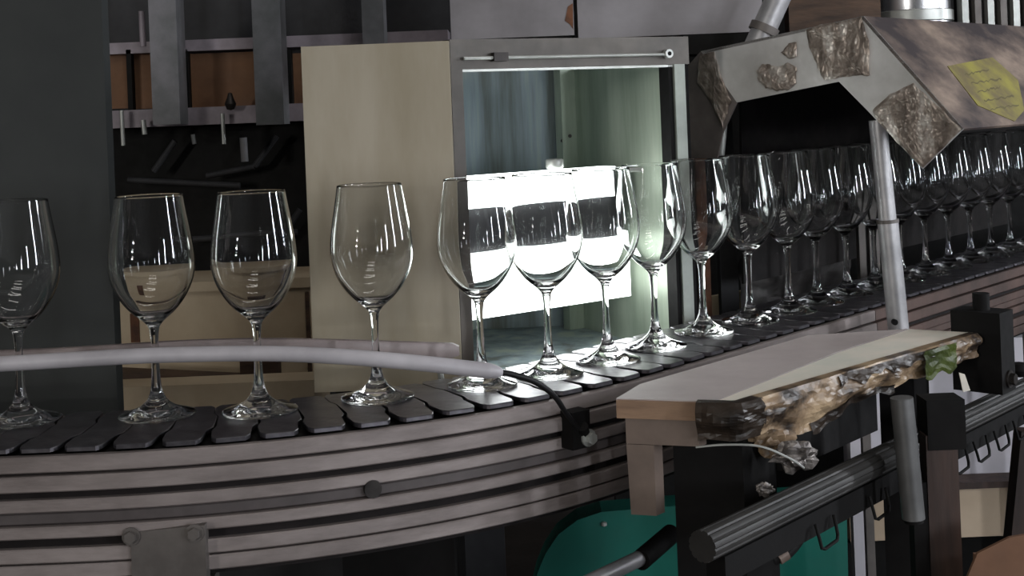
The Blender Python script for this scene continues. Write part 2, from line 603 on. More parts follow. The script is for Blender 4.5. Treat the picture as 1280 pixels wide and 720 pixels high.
def oriented(name, prof):
    # profiles run so that the outside lies to the right of travel; build faces with explicit winding
    bm = bmesh.new()
    lathe(bm, [(max(r, 0) * K, z * K) for r, z in prof], 72)
    me = bpy.data.meshes.new(name)
    bm.normal_update()
    bm.to_mesh(me)
    bm.free()
    me.materials.append(GLASS)
    for p in me.polygons:
        p.use_smooth = True
    return me


ME_F, ME_S, ME_B = oriented('foot', footp), oriented('stem', stemp), oriented('bowl', bowlp)
spots = [
    (27, 527, 'wine glass cut by the left edge of the picture, before the dark grey machine panel'),
    (197, 520, 'second wine glass from the left, standing just right of the dark machine panel'),
    (325, 515, 'third wine glass from the left, just left of the beige cabinet panel'),
    (472, 498, 'wine glass standing alone in front of the beige cabinet panel'),
    (603, 482, 'wine glass at the left edge of the glowing lamp, its base behind the guide rail'),
    (687, 468, 'wine glass in front of the middle of the glowing lamp'),
    (760, 451, 'wine glass in front of the right end of the glowing lamp'),
    (820, 434, 'wine glass standing before the pale right wall of the lamp cabinet'),
    (880, 416, 'wine glass in front of the right stile of the lamp cabinet'),
    (938, 402, 'wine glass just entering under the left corner of the foil-taped hood'),
    (987, 390, 'second wine glass inside the mouth of the taped hood'),
    (1022, 379, 'third wine glass inside the mouth of the taped hood'),
]
far_labels = ['fourth wine glass inside the mouth of the taped hood',
              'wine glass in the dark immediately left of the upright pole',
              'wine glass mostly hidden behind the upright pole',
              'first wine glass right of the upright pole, below the hanging tip of the hood',
              'second wine glass right of the upright pole, under the hood',
              'third wine glass right of the upright pole, under the hood',
              'fourth wine glass right of the upright pole, under the hood',
              'fifth wine glass right of the upright pole, under the hood',
              'wine glass cut by the right edge of the picture under the hood']
places = [(atz(u, v, ZB), lab) for u, v, lab in spots]
for k, lab in enumerate(far_labels):
    places.append((places[len(spots) - 1][0] + TV * .0893 * (k + 1), lab))
for p, lab in places:
    g = thing('wine_glass', (p.x, p.y, ZB + .0006), lab, 'wine glass', 'wine glasses riding on the chain conveyor')
    g.rotation_euler = (0, 0, random.uniform(0, 6.28))
    for nm, me in (('bowl', ME_B), ('stem', ME_S), ('foot', ME_F)):
        o = bpy.data.objects.new(nm, me)
        col.objects.link(o)
        o.parent = g

# ------------------------------------------------------------------ lamp cabinet behind the belt
cab = thing('inspection_cabinet', (0, 1.75, 0), 'open lamp cabinet with a beige side panel and dark steel door frame', 'cabinet')
zb0 = ZB - .05
a, b = P(376, 58.5, 1.60), P(560.5, 51, 1.60)
bx = Vector((0, .022, 0))
lo1, lo2 = P(394, 505, 1.60), P(577, 505, 1.60)
emit('side_panel', prism([Vector((a.x, 1.60, a.z)), Vector((b.x, 1.60, b.z)), Vector((b.x, 1.60, zb0)), Vector((a.x, 1.60, zb0))], bx), M_beige, cab, False, .002)
# door frame (recedes slightly to the right)
YL_, YR_ = 1.62, 1.765
FA, FB = P(562, 50.5, YL_), P(857, 44.5, YR_)
fdir = Vector((FB.x - FA.x, FB.y - FA.y, 0)).normalized()
fn = Vector((fdir.y, -fdir.x, 0))  # towards the camera
ztop = (FA.z + FB.z) / 2
flen = (Vector((FB.x, FB.y, 0)) - Vector((FA.x, FA.y, 0))).length
F0 = Vector((FA.x, FA.y, 0))


def fr(s0, s1, z0, z1, d0=0, d1=.025):
    c_ = F0 + fdir * (s0 + s1) / 2 - fn * (d0 + d1) / 2
    return box((c_.x, c_.y, (z0 + z1) / 2), fdir * (s1 - s0) / 2, fn * (d1 - d0) / 2, (0, 0, (z1 - z0) / 2))


emit('top_rail', fr(.0, flen + .004, ztop - .038, ztop), M_frame, cab, False, .0015)
emit('top_lip', fr(.016, flen - .022, ztop - .0415, ztop - .0385, .0, .01), M_lite, cab)
emit('stile', fr(.0, .016, zb0, ztop - .038), M_frame, cab, False, .0015)
emit('stile', fr(flen - .030, flen - .024, zb0, ztop - .038), M_blk, cab)
emit('stile', fr(flen - .0225, flen - .006, zb0, ztop - .038, -.004, .02), M_stile, cab, False, .002)
emit('stile', fr(flen - .006, flen + .004, zb0, ztop - .038, .004, .025), M_blk, cab)
rod = emit('latch_rod', tube([F0 + fdir * .016 + fn * .006 + Vector((0, 0, ztop - .0245)), F0 + fdir * (flen - .032) + fn * .006 + Vector((0, 0, ztop - .0245))], .0022, 10), M_lite, cab, True)
cc = F0 + fdir * .066 + fn * .006 + Vector((0, 0, ztop - .0235))
emit('rod_guide', box(cc, fdir * .010, fn * .005, (0, 0, .0055)), M_bolt, rod, False, .0015)
cc = F0 + fdir * (flen - .033) + Vector((0, 0, ztop - .0235))
emit('rod_eye', tube([cc + fn * .001, cc + fn * .010], .006, 16), M_lite, rod, True)
emit('rod_eye_hole', tube([cc + fn * .009, cc + fn * .0106], .003, 12), M_blk, rod, True)
# interior
YBK = 2.03
cor = P(706, 120, YBK)
bl = P(545, 120, YBK)
rj = F0 + fdir * (flen - .026) - fn * .02
emit('back_panel', prism([Vector((bl.x, YBK, zb0)), Vector((cor.x, YBK, zb0)), Vector((cor.x, YBK, ztop)), Vector((bl.x, YBK, ztop))], (0, .01, 0)), M_inner, cab)
emit('right_panel', prism([Vector((cor.x, YBK, zb0)), Vector((rj.x, rj.y, zb0)), Vector((rj.x, rj.y, ztop - .03)), Vector((cor.x, YBK, ztop - .03))], (.01, .004, 0)), M_inner2, cab)
lj = F0 + fdir * .004 - fn * .026
emit('left_panel', prism([Vector((lj.x, lj.y, zb0)), Vector((bl.x, YBK, zb0)), Vector((bl.x, YBK, ztop - .03)), Vector((lj.x, lj.y, ztop - .03))], (-.008, 0, 0)), M_inner, cab)
emit('roof', prism([Vector((lj.x, lj.y, ztop - .005)), Vector((rj.x, rj.y, ztop - .005)), Vector((cor.x, YBK, ztop - .005)), Vector((bl.x, YBK, ztop - .005))], (0, 0, .004)), M_inner, cab)
pa, pb = P(694, 130, YBK - .03), P(720, 130, YBK - .03)
cpst = emit('corner_post', prism([Vector((pa.x, pa.y, zb0)), Vector((pa.x + .009, pa.y - .012, zb0)), Vector((pb.x, pb.y, zb0)), Vector((pb.x, pb.y + .02, zb0)), Vector((pa.x, pa.y + .02, zb0))], (0, 0, ztop - .03 - zb0)), M_inner2, cab, False, .001)
for u, v in ((703, 176), (712.5, 170)):
    q = P(u, v, pa.y - .011)
    emit('screw', tube([q, q + Vector((0, .012, 0))], .0028, 10), M_bolt, cpst, True)

ba, bb = P(420, 500, 1.66), P(560, 500, 1.66)
emit('base', aabox(ba.x, bb.x, 1.66, 1.95, 0, zb0), M_blk, cab)
emit('base_tray', prism([Vector((lj.x, lj.y, zb0 - .004)), Vector((rj.x, rj.y, zb0 - .004)), Vector((cor.x, YBK, zb0 - .004)), Vector((bl.x, YBK, zb0 - .004))], (0, 0, .004)), M_inner, cab)

# ------------------------------------------------------------------ glowing inspection lamp in the cabinet
LL, LR = P(570, 300, 1.645), P(786, 300, 1.82)
ld = Vector((LR.x - LL.x, LR.y - LL.y, 0))
llen = ld.length
ld.normalize()
lnv = Vector((ld.y, -ld.x, 0))
L0 = Vector((LL.x, LL.y, 0))
lam = thing('inspection_lamp', (L0.x, L0.y, ZC - .27), 'blazing white inspection lamp of two wide light bars inside the cabinet', 'lamp')


def lb(s0, s1, z0, z1, d0, d1):
    c_ = L0 + ld * (s0 + s1) / 2 - lnv * (d0 + d1) / 2
    return box((c_.x, c_.y, ZC + (z0 + z1) / 2), ld * (s1 - s0) / 2, lnv * (d1 - d0) / 2, (0, 0, (z1 - z0) / 2))


emit('housing', lb(0, llen - .004, -.258, -.084, .012, .034), M_dgrey, lam, False, .004)
emit('diffuser', lb(0, llen - .02, -.118, -.0765, .0, .026), LAMP, lam, False, .004, 3)
emit('diffuser', lb(0, llen, -.262, -.185, .0, .026), LAMP, lam, False, .010, 4)
kc = P(693, 203, 1.765)
kn = emit('knob', lathe(bmesh.new(), [(0, -.006), (.011, -.006), (.0125, -.003), (.0125, .005), (.011, .0075), (0, .0085)], 24, Vector((kc.x, kc.y, ZC - .069))), M_lite, lam, True)
emit('mounting_arm', tube([L0 + ld * .19 - lnv * .034 + Vector((0, 0, ZC - .17)), L0 + ld * .19 - lnv * .075 + Vector((0, 0, ZC - .17))], .008, 12), M_frame, lam, True)
# arm with small tip to the right of the lamp top
emit('side_arm', tube([L0 + ld * (llen - .06) - lnv * .03 + Vector((0, 0, ZC - .083)), P(803, 213, 1.80)], .004, 10), M_lite, lam, True)

# ------------------------------------------------------------------ dark machine panel on the left
x1 = P(137, 260, 1.55).x
emit_p = thing('machine_panel', (x1 - .25, 1.56, 0), 'tall smooth dark grey-green machine panel at the left edge', 'machine panel')
emit('panel_body', aabox(x1 - .5, x1, 1.55, 1.575, 0, 1.75), M_pillar, emit_p, False, .004)

# ------------------------------------------------------------------ press machine behind, between panel and cabinet
prs = thing('press_machine', (-.5, 2.5, 0), 'dark press machine with grey columns and brown-orange panels in the background', 'machine')
emit('back_plate', aabox(-1.25, -.05, 2.62, 2.66, .2, 1.7), M_dgrey, prs)
emit('dark_core', pbox(100, 154, 420, 372, 2.50, .11), M_black, prs)
for u0, u1 in ((187, 221), (316, 351), (452, 479)):
    emit('column', pbox(u0, -60, u1, 156 if u0 < 400 else 90, 2.36, .06), M_post, prs, False, .008, 3)
emit('upper_ledge', pbox(110, 46, 560, 60, 2.44, .10), M_ledge, prs, False, .003)
emit('lower_ledge', pbox(120, 134, 385, 156, 2.42, .10), M_ledge, prs, False, .003)
for u0, u1 in ((128, 159), (164, 192), (237, 318), (366, 400)):
    emit('panel', pbox(u0, 66, u1, 136, 2.46, .02), M_orange, prs, False, .002)
for u0, u1 in ((159, 165), (222, 236), (351, 365)):
    emit('panel_gap_post', pbox(u0, 62, u1, 152, 2.44, .02), M_black, prs)
for u, v0, v1, r, mm in ((152, 138, 182, .004, M_lite), (179, 150, 168, .005, M_lite), (278, 142, 180, .004, M_lite), (304, 172, 202, .007, M_post), (177, 14, 58, .006, M_ledge), (241, 168, 180, .004, M_post)):
    emit('nozzle', tube([P(u, v0, 2.40), P(u + 2, v1, 2.40)], r, 10), mm, prs, True)
emit('valve', lathe(bmesh.new(), [(0, -.012), (.007, -.01), (.011, 0), (.006, .012), (.004, .02), (0, .022)], 16, P(288, 130, 2.40)), M_bolt, prs, True)
for p0, p1 in (((219, 176), (192, 214)), ((346, 170), (318, 208)), ((318, 208), (258, 220)), ((375, 262), (350, 300)), ((160, 225), (300, 232)), ((230, 300), (372, 290))):
    emit('pipe', tube([P(*p0, 2.46), P(*p1, 2.46)], .006, 10), M_dgrey, prs, True)

# beige bin and planks at the foot of the press
bin_ = thing('enamel_bin', (P(260, 430, 2.3).x, 2.4, 0), 'beige enamelled bin behind the two left glasses', 'bin')
emit('body', pbox(120, 362, 396, 640, 2.30, .16), M_bin, bin_, False, .006)
emit('rim', pbox(118, 352, 398, 364, 2.29, .18), M_bin, bin_, False, .004)
emit('corner_strap', pbox(384, 365, 389, 520, 2.294, .006), M_brown, bin_)
emit('rust_mark', pbox(163, 392, 174, 428, 2.2985, .002), M_rust, bin_)
pk = emit('wooden_plank', prism([P(140, 466, 2.20), P(398, 478, 2.20), P(398, 488, 2.20), P(140, 479, 2.20)], (0, .05, 0)), M_brown, None, False, .002)
tag(pk, 'dark brown plank lying across the front of the beige bin', 'plank')
bk = emit('dark_hole_block', pbox(300, 448, 345, 478, 2.235, .05), M_brown, None, False, .006)  # brown block put in for the shade of a dark hole
tag(bk, 'brown block added in place of the dark hole behind the third glass', 'block')
cb = emit('concrete_block', pbox(128, 480, 394, 560, 2.12, .07), M_bin, None, False, .006)
tag(cb, 'low beige block standing under the brown plank', 'block')

# ------------------------------------------------------------------ overhead beam and other things along the top
bmn = thing('overhead_beam', (P(750, 20, 2.2).x, 2.2, P(750, 46, 2.2).z), 'pale lilac-grey box beam running above the lamp cabinet', 'beam')
emit('beam_section', pbox(562, -60, 716, 47, 2.14, .12), M_beam, bmn, False, .003)
emit('beam_section', pbox(721, -60, 952, 44, 2.14, .12), M_beam, bmn, False, .003)
emit('seam', pbox(715, -60, 722, 46, 2.146, .1), M_black, bmn)
emit('rust_stain', prism([P(710, 8, 2.139), P(716, 4, 2.139), P(716.5, 36, 2.139), P(712, 30, 2.139), P(706, 26, 2.139)], (0, .001, 0)), M_rust, bmn)
db = emit('dark_lintel', pbox(855, 42, 965, 66, 2.10, .1), M_black, None, False, .003)
tag(db, 'black lintel between the cabinet and the taped hood', 'lintel', kind='thing')
pp = thing('slanted_pipe', P(955, 46, 2.05), 'slanted grey pipe rising behind the left end of the hood', 'pipe')
emit('pipe_barrel', tube([P(940, 70, 2.05), P(985, -30, 2.05)], .020, 20), M_pole, pp, True)
emit('pipe_collar', tube([P(953, 41, 2.05), P(957, 32, 2.05)], .024, 20), M_plate, pp, True)
bp_ = emit('background_board', pbox(985, -60, 1100, 40, 2.5, .04), M_brown, None, False, .003)
tag(bp_, 'dark brown board behind the peak of the hood', 'board')
dc = thing('steel_duct', P(1142, 60, 2.6), 'bright shiny upright steel duct above the hood', 'duct')
dcp = P(1142, 40, 2.6)
emit('duct_barrel', lathe(bmesh.new(), [(.074, -.14), (.074, .3)], 40, dcp), M_steel, dc, 'all')
emit('duct_band', lathe(bmesh.new(), [(.074, -.012), (.079, -.010), (.079, .010), (.074, .012)], 40, dcp + Vector((0, 0, .03))), M_lite, dc, True)
vg = thing('vent_grille', P(1240, 60, 2.55), 'row of dark and pale upright vent slats at the upper right', 'vent')
emit('vent_back', pbox(1198, -60, 1310, 42, 2.58, .03), M_dgrey, vg)
for u in range(1202, 1300, 16):
    emit('slat', pbox(u, -60, u + 8, 40, 2.55, .03), M_lite if (u // 16) % 2 else M_plate, vg, False, .001)

# ------------------------------------------------------------------ taped hood over the belt
S0 = 1.575
HP0 = W(S0, 0, 0)


def H(u, v, off=0.0):
    return onplane(u, v, HP0 + TV * off, TV)


hood = thing('tunnel_hood', W(S0, .92, ZB), 'bent galvanised hood patched with crumpled foil tape over the conveyor', 'hood')
TH = TV * .003
o_top = [H(876, 64), H(1079, 20), H(1048.5, 102), H(921, 128)]
emit('top_flange', prism(o_top, TH), M_hood, hood, False, .0008)
emit('slope_flange', prism([H(1079, 20), H(1204, 161), H(1153, 211), H(1086, 140), H(1048.5, 102)], TH), M_hood, hood, False, .0008)
emit('leg_flange', prism([H(876, 64), H(921, 128), H(903, 167), H(896, 200), H(862, 202), H(860, 82)], TH), M_hooddk, hood, False, .0008)
DEEP = 1.15


def sheet(a, b, inn, name, m):
    """sheet extruded from flange edge a-b away along the belt, thickness towards the inside"""
    v = TV * DEEP
    return emit(name, prism([a, b, b + inn, a + inn], v), m, hood)


A_, T_, R_, B_ = H(876, 64), H(1079, 20), H(1204, 161), H(860, 200)
dn = Vector((0, 0, -.004))
sheet(A_, T_, dn, 'top_sheet', M_hooddk)
slope_n = (R_ - T_).cross(TV).normalized()
if slope_n.z < 0:
    slope_n = -slope_n
sheet(T_, R_, -slope_n * .004, 'slope_sheet', M_slope)
BB = Vector((A_.x, A_.y, ZB + .015)) + NV * .01
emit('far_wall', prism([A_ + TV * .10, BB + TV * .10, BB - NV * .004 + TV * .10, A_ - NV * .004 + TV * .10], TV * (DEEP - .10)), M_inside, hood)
# lining and closed end, the shade inside the hood painted dark
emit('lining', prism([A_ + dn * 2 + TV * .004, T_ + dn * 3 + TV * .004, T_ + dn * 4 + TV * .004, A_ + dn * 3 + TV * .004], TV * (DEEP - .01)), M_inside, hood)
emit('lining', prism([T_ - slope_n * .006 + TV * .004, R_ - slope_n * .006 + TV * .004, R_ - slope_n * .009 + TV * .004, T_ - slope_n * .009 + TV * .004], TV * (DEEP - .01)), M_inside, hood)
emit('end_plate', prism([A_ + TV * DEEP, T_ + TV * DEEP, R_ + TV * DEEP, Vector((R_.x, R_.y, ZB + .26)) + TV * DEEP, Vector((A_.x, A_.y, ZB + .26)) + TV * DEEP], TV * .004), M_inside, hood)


def patch(pix, m=M_foil, sub=9, amp=.0016, parent=hood, off=-.002):
    """crumpled foil patch on the flange face: a triangulated wrinkled sheet with a rim of tape"""
    cx = sum(p[0] for p in pix) / len(pix)
    cy = sum(p[1] for p in pix) / len(pix)
    bm = bmesh.new()
    rows = []
    # denser outline
    ol = []
    for i in range(len(pix)):
        a_, b_ = pix[i], pix[(i + 1) % len(pix)]
        for k in range(5):
            ol.append((a_[0] + (b_[0] - a_[0]) * k / 5 + random.uniform(-.9, .9), a_[1] + (b_[1] - a_[1]) * k / 5 + random.uniform(-.9, .9)))
    for j in range(sub):
        f_ = 1 - j / sub
        ring = []
        for (u, v) in ol:
            uu, vv = cx + (u - cx) * f_, cy + (v - cy) * f_
            d_ = off - (0 if j == 0 else amp * (noise.noise(Vector((uu * .09, vv * .09, 3))) + .6 * noise.noise(Vector((uu * .31, vv * .22, 9))) + .8))
            ring.append(bm.verts.new(H(uu, vv, d_)))
        rows.append(ring)
    c_ = bm.verts.new(H(cx, cy, off - amp))
    base = [bm.verts.new(H(u, v, .0005)) for u, v in ol]
    n_ = len(ol)
    allr = [base] + rows
    for j in range(len(allr) - 1):
        for k in range(n_):
            bm.faces.new((allr[j][k], allr[j][(k + 1) % n_], allr[j + 1][(k + 1) % n_], allr[j + 1][k]))
    for k in range(n_):
        bm.faces.new((rows[-1][k], rows[-1][(k + 1) % n_], c_))
    return emit('foil_patch', bm, m, parent)


patch([(946, 88), (952, 80), (962, 81), (972, 84), (984, 78), (996, 84), (995, 104), (986, 112), (972, 114), (956, 110), (947, 100)])
patch([(976, 66), (986, 54), (996, 53), (997, 71), (986, 74)], sub=5)
patch([(1008, 38), (1024, 31), (1052, 27), (1077, 22), (1086, 50), (1087, 95), (1070, 94), (1048, 98), (1030, 100), (1022, 84), (1012, 60)], sub=12)
patch([(1090, 138), (1112, 118), (1142, 104), (1156, 118), (1180, 140), (1202, 161), (1178, 186), (1153, 209), (1122, 178), (1098, 152)], sub=14)
patch([(874, 70), (892, 64), (902, 96), (914, 126), (903, 160), (890, 130), (872, 104)], sub=7, m=M_foil)
# yellow sticker on the slope sheet


def SL(u, v, off=.0):
    return onplane(u, v, T_ + slope_n * off, slope_n)


stp = [(1184, 83), (1240, 72), (1272, 100), (1280, 138), (1268, 152), (1222, 132)]
stk = emit('sticker', prism([SL(u, v, .0002) for u, v in stp], slope_n * .0008), M_sticker, hood)
for k in range(5):
    u0, v0 = 1206 + k * 8, 93 + k * 11
    a_, b_ = (u0, v0), (u0 + 34 + random.uniform(-6, 4), v0 - 6)
    bm = bmesh.new()
    n_ = 14
    prev = None
    for i in range(n_ + 1):
        f_ = i / n_
        x_, y_ = a_[0] + (b_[0] - a_[0]) * f_, a_[1] + (b_[1] - a_[1]) * f_ + random.uniform(-1.6, 1.6)
        w_ = random.uniform(.5, 1.3)
        cur = (bm.verts.new(SL(x_, y_ - w_, .0012)), bm.verts.new(SL(x_, y_ + w_, .0012)))
        if prev:
            bm.faces.new((prev[0], cur[0], cur[1], prev[1]))
        prev = cur
    emit('faded_mark', bm, M_ink, stk)
# hood hanger at the left leg
emit('leg_rod', tube([H(905, 150, .01), H(900, 206, .01)], .0055, 10), M_lite, hood, True)

# upright pole carrying the hood
pt, pb2 = P(1097, 150, 1.725), P(1123, 410, 1.725)
pole = thing('upright_pole', pb2, 'pale grey leaning tube pole in front of the hood', 'pole')
emit('pole_lower', tube([pb2 + (pt - pb2) * -.02, pb2 + (pt - pb2) * .51], .0138, 24), M_pole, pole, True)
emit('pole_upper', tube([pb2 + (pt - pb2) * .51, pt], .0118, 24), M_pole, pole, True)
emit('pole_collar', tube([pb2 + (pt - pb2) * .505, pb2 + (pt - pb2) * .522], .0148, 24), M_plate, pole, True)
q = P(1119, 403, 1.709)
emit('pole_hole', tube([q, q + Vector((0, .006, 0))], .004, 12), M_blk, pole, True)

# ------------------------------------------------------------------ things behind the belt, right of the cabinet
gs = thing('crumpled_sheet', W(2.0, 1.13, ZB - .2), 'crumpled dark grey sheet leaning behind the belt under the hood', 'sheet')
bm = bmesh.new()
nx, nz = 40, 24
g_ = []
for i in range(nx + 1):
    row = []
    for j in range(nz + 1):
        s_ = 1.77 + .36 * i / nx
        z_ = ZB - .16 + .30 * j / nz
        n_ = 1.13 + .016 * noise.noise(Vector((s_ * 7, z_ * 26, 1))) + .007 * noise.noise(Vector((s_ * 30, z_ * 50, 5)))
        row.append(bm.verts.new(W(s_, n_, z_)))
    g_.append(row)
for i in range(nx):
    for j in range(nz):
        bm.faces.new((g_[i][j], g_[i + 1][j], g_[i + 1][j + 1], g_[i][j + 1]))
bmesh.ops.solidify(bm, geom=bm.faces[:], thickness=.002)
emit('sheet_metal', bm, M_crump, gs, True)
po = emit('bluish_post', pbox(899, 130, 921, 470, 2.02, .03), M_dgrey, None, False, .002)
tag(po, 'narrow dark bluish post right of the lamp cabinet', 'post')
po = emit('brown_post', pbox(874, 200, 888, 470, 1.95, .02), M_rust, None, False, .002)
tag(po, 'thin brown post against the cabinet stile', 'post')
ck = emit('cardboard_sheet', prism([P(880, 372, 2.12), P(950, 360, 2.12), P(950, 430, 2.12), P(880, 430, 2.12)], (0, .01, 0)), M_bin, None)
tag(ck, 'low beige cardboard sheet behind the belt right of the cabinet', 'cardboard')
bkp = emit('added_dark_screen', aabox(.2, 2.2, 2.9, 2.94, 0, 1.6), M_black, None)  # added sheet, coloured black for the shade behind the hood
tag(bkp, 'added dark screen standing in for the shade behind the hood', 'screen')
bars = thing('twin_bars', P(1080, 350, 2.16), 'pair of pale upright bars behind the belt left of the pole', 'bars')
for u0, u1 in ((1067, 1075), (1080, 1092)):
    c0, c1 = P((u0 + u1) / 2, 225, 2.18), P((u0 + u1) / 2 + 5, 352, 2.18)
    emit('bar', aabox(c0.x - (u1 - u0) / 2 / F * 2.18, c0.x + (u1 - u0) / 2 / F * 2.18, 2.16, 2.18, ZB - .2, c0.z), M_plate, bars, False, .001)

# ------------------------------------------------------------------ taped side bench in front of the belt
ZT = ZC - .28
bench = thing('side_bench', W(1.25, .71, 0), 'narrow plank bench beside the belt with its front edge wrapped in tape', 'bench')


def TQ(u, v):
    return atz(u, v, ZT)


thk = Vector((0, 0, -.0165))
emit('plank', prism([TQ(770, 498), TQ(800, 480), TQ(1010, 419), TQ(1135, 411), TQ(1046, 440), TQ(897, 500), TQ(869, 501)], thk), M_plank, bench, False, .0012)
emit('plank', prism([TQ(899, 500), TQ(1047, 441), TQ(1137, 411.5), TQ(1216, 415.5), TQ(1060, 462), TQ(921, 503)], thk), M_pale, bench, False, .0012)
e0, e1 = TQ(770, 499), TQ(869, 502)
back = TV * .02
emit('end_block', prism([e0 + Vector((0, 0, -.001)), e1 + Vector((0, 0, -.001)), e1 + Vector((0, 0, -.0185)), e0 + Vector((0, 0, -.0185))], back), M_tan, bench, False, .001)
# angle steel end frame
ed = (e1 - e0).normalized()
zz = Vector((0, 0, 1))
ef = e0 + ed * .006 + TV * .004
elen = (e1 - e0).length
emit('angle_top', prism([ef - zz * .0195, ef + ed * (elen - .006) - zz * .0195, ef + ed * (elen - .006) - zz * .044, ef - zz * .044], TV * .012), M_angle, bench, False, .0015)
emit('angle_leg', prism([ef - zz * .0445, ef + ed * .027 - zz * .0445, ef + ed * .027 - zz * .113, ef + ed * .002 - zz * .113], TV * .014), M_angle, bench, False, .0015)
# black leg behind the angle frame
lg = ef + ed * .062 + TV * .06
emit('leg', box((lg.x, lg.y, (ZT - .05) / 2), ed * .034, TV * .03, zz * ((ZT - .05) / 2)), M_blk, bench, False, .003)
lg = W(1.44, .70, 0)
emit('leg', box((lg.x, lg.y, (ZT - .03) / 2), ed * .02, TV * .02, zz * ((ZT - .03) / 2)), M_blk, bench, False, .003)
# tape wrapped along the front edge
fe = [TQ(871, 502.5), TQ(921, 504), TQ(1060, 463), TQ(1217, 417)]
segs = [(fe[i + 1] - fe[i]).length for i in range(3)]
tot = sum(segs)


def along(s_):
    for i in range(3):
        if s_ <= segs[i] or i == 2:
            return fe[i] + (fe[i + 1] - fe[i]) * (s_ / segs[i]), (fe[i + 1] - fe[i]).normalized()
        s_ -= segs[i]


NI, NJ = 90, 14


def wrap_point(f_, k, extra=0.0):
    p, d_ = along(tot * f_)
    d2 = (along(min(tot, tot * f_ + .02))[0] - along(max(0, tot * f_ - .02))[0]).normalized()
    out = Vector((d2.y, -d2.x, 0))
    hgt = .040 + .015 * math.exp(-((f_ - .30) / .09) ** 2) - .010 * f_ + .006 * noise.noise(Vector((f_ * 14, 0, 2)))
    cr_ = .008 * noise.noise(Vector((f_ * 13, k * 2.2, 4))) + .003 * noise.noise(Vector((f_ * 38, k * 6, 8)))
    bulge = .004 + .008 * math.sin(math.pi * min(1, k * 1.2)) * (1 - .3 * f_)
    if k <= 0:
        return p + out * (-.006 + extra) + zz * .0012
    return p + out * (bulge + cr_ * min(1, k * 3) + extra) + zz * (.0012 - hgt * (k - .07))


def wrap_sheet(name, f0, f1, k0, k1, m, extra=0.0, ragged=0.0):
    bm = bmesh.new()
    g_ = []
    ni = max(6, int(NI * (f1 - f0)))
    nj = max(4, int(NJ * (k1 - k0)))
    for i in range(ni + 1):
        f_ = f0 + (f1 - f0) * i / ni
        ke = k1 + ragged * noise.noise(Vector((f_ * 22, 3, 1)))
        g_.append([bm.verts.new(wrap_point(f_, k0 + (ke - k0) * j / nj, extra)) for j in range(nj + 1)])
    for i in range(ni):
        for j in range(nj):
            bm.faces.new((g_[i][j], g_[i + 1][j], g_[i + 1][j + 1], g_[i][j + 1]))
    bmesh.ops.triangulate(bm, faces=bm.faces[:])
    return emit(name, bm, m, bench)


wrap_sheet('tape_wrap', .135, 1.0, 0, 1, M_wrap)
wrap_sheet('dark_tape', 0, .14, 0, 1, M_darktape)
wrap_sheet('dark_tape', .40, .80, .10, .36, M_darktape, .0022, .30)
wrap_sheet('dark_tape', .30, .62, .86, 1.1, M_darktape, .0018, .12)
# green tape patch over the wrap near the right end
bm = bmesh.new()
g_ = []
for i in range(11):
    s_ = tot * (.715 + .14 * i / 10)
    p, d_ = along(s_)
    out = Vector((d_.y, -d_.x, 0))
    row = []
    for j in range(8):
        k = j / 7
        row.append(bm.verts.new(p + out * (.0165 + .003 * noise.noise(Vector((i * .4, k * 4, 2)))) - zz * (-.002 + (.030 + .004 * math.sin(i)) * k)))
    g_.append(row)
for i in range(10):
    for j in range(7):
        bm.faces.new((g_[i][j], g_[i + 1][j], g_[i + 1][j + 1], g_[i][j + 1]))
bmesh.ops.solidify(bm, geom=bm.faces[:], thickness=.001)
emit('green_tape', bm, M_green, bench)


def scrap(name, c, size, m, parent, seed, flat=(1, 1, 1)):
    bm = bmesh.new()
    bmesh.ops.create_icosphere(bm, subdivisions=3, radius=1)
    for v in bm.verts:
        k = 1 + .55 * noise.noise(v.co * 2.1 + Vector((seed, 0, 0))) + .35 * noise.noise(v.co * 5 + Vector((0, seed, 0)))
        v.co = Vector((v.co.x * flat[0], v.co.y * flat[1], v.co.z * flat[2])) * k * size + Vector(c)
    return emit(name, bm, m, parent)


scrap('foil_scrap', P(992, 570, 1.235), .015, M_foil2, bench, 3, (1.3, .5, .9))
scrap('foil_scrap', P(965, 548, 1.26), .016, M_wrap, bench, 8, (1.2, .5, 1))
scrap('foil_scrap', P(956, 612, 1.225), .006, M_foil2, bench, 5, (1.4, .6, 1))
emit('loose_wire', tube(spline([P(870, 559, 1.215), P(905, 556, 1.205), P(950, 558, 1.20), P(985, 572, 1.205), P(1005, 585, 1.215)], 6), .0011, 6), M_lite, bench, True)
emit('under_box', box(W(1.22, .72, ZT - .065), TV * .10, NV * .045, zz * .022), M_blk, bench, False, .003)

# dark bracket at the right end of the bench
bk = thing('end_bracket', W(1.512, .632, ZB - .066), 'dark steel bracket block at the right end of the taped bench', 'bracket')
emit('block', box(W(1.512, .632, ZB - .018), TV * .02, NV * .030, zz * .048), M_blk, bk, False, .004)
emit('lug', tube([W(1.512, .632, ZB + .025), W(1.512, .632, ZB + .05)], .010, 14), M_blk, bk, True)
emit('bolt', bolt_bm(W(1.512, .602, ZB - .05), -NV, .007, .006), M_bolt, bk, True)
emit('pale_tag', prism([P(1199, 466, 1.47), P(1206, 468, 1.47), P(1213, 488, 1.47), P(1204, 490, 1.47)], (0, .002, 0)), M_pale, bk)
kb = emit('black_knob', lathe(bmesh.new(), [(0, -.010), (.010, -.008), (.013, 0), (.010, .008), (0, .010)], 20, P(1274, 462, 1.62)), M_blk, None, True)
tag(kb, 'small black knob at the right edge beside the white panel', 'knob')

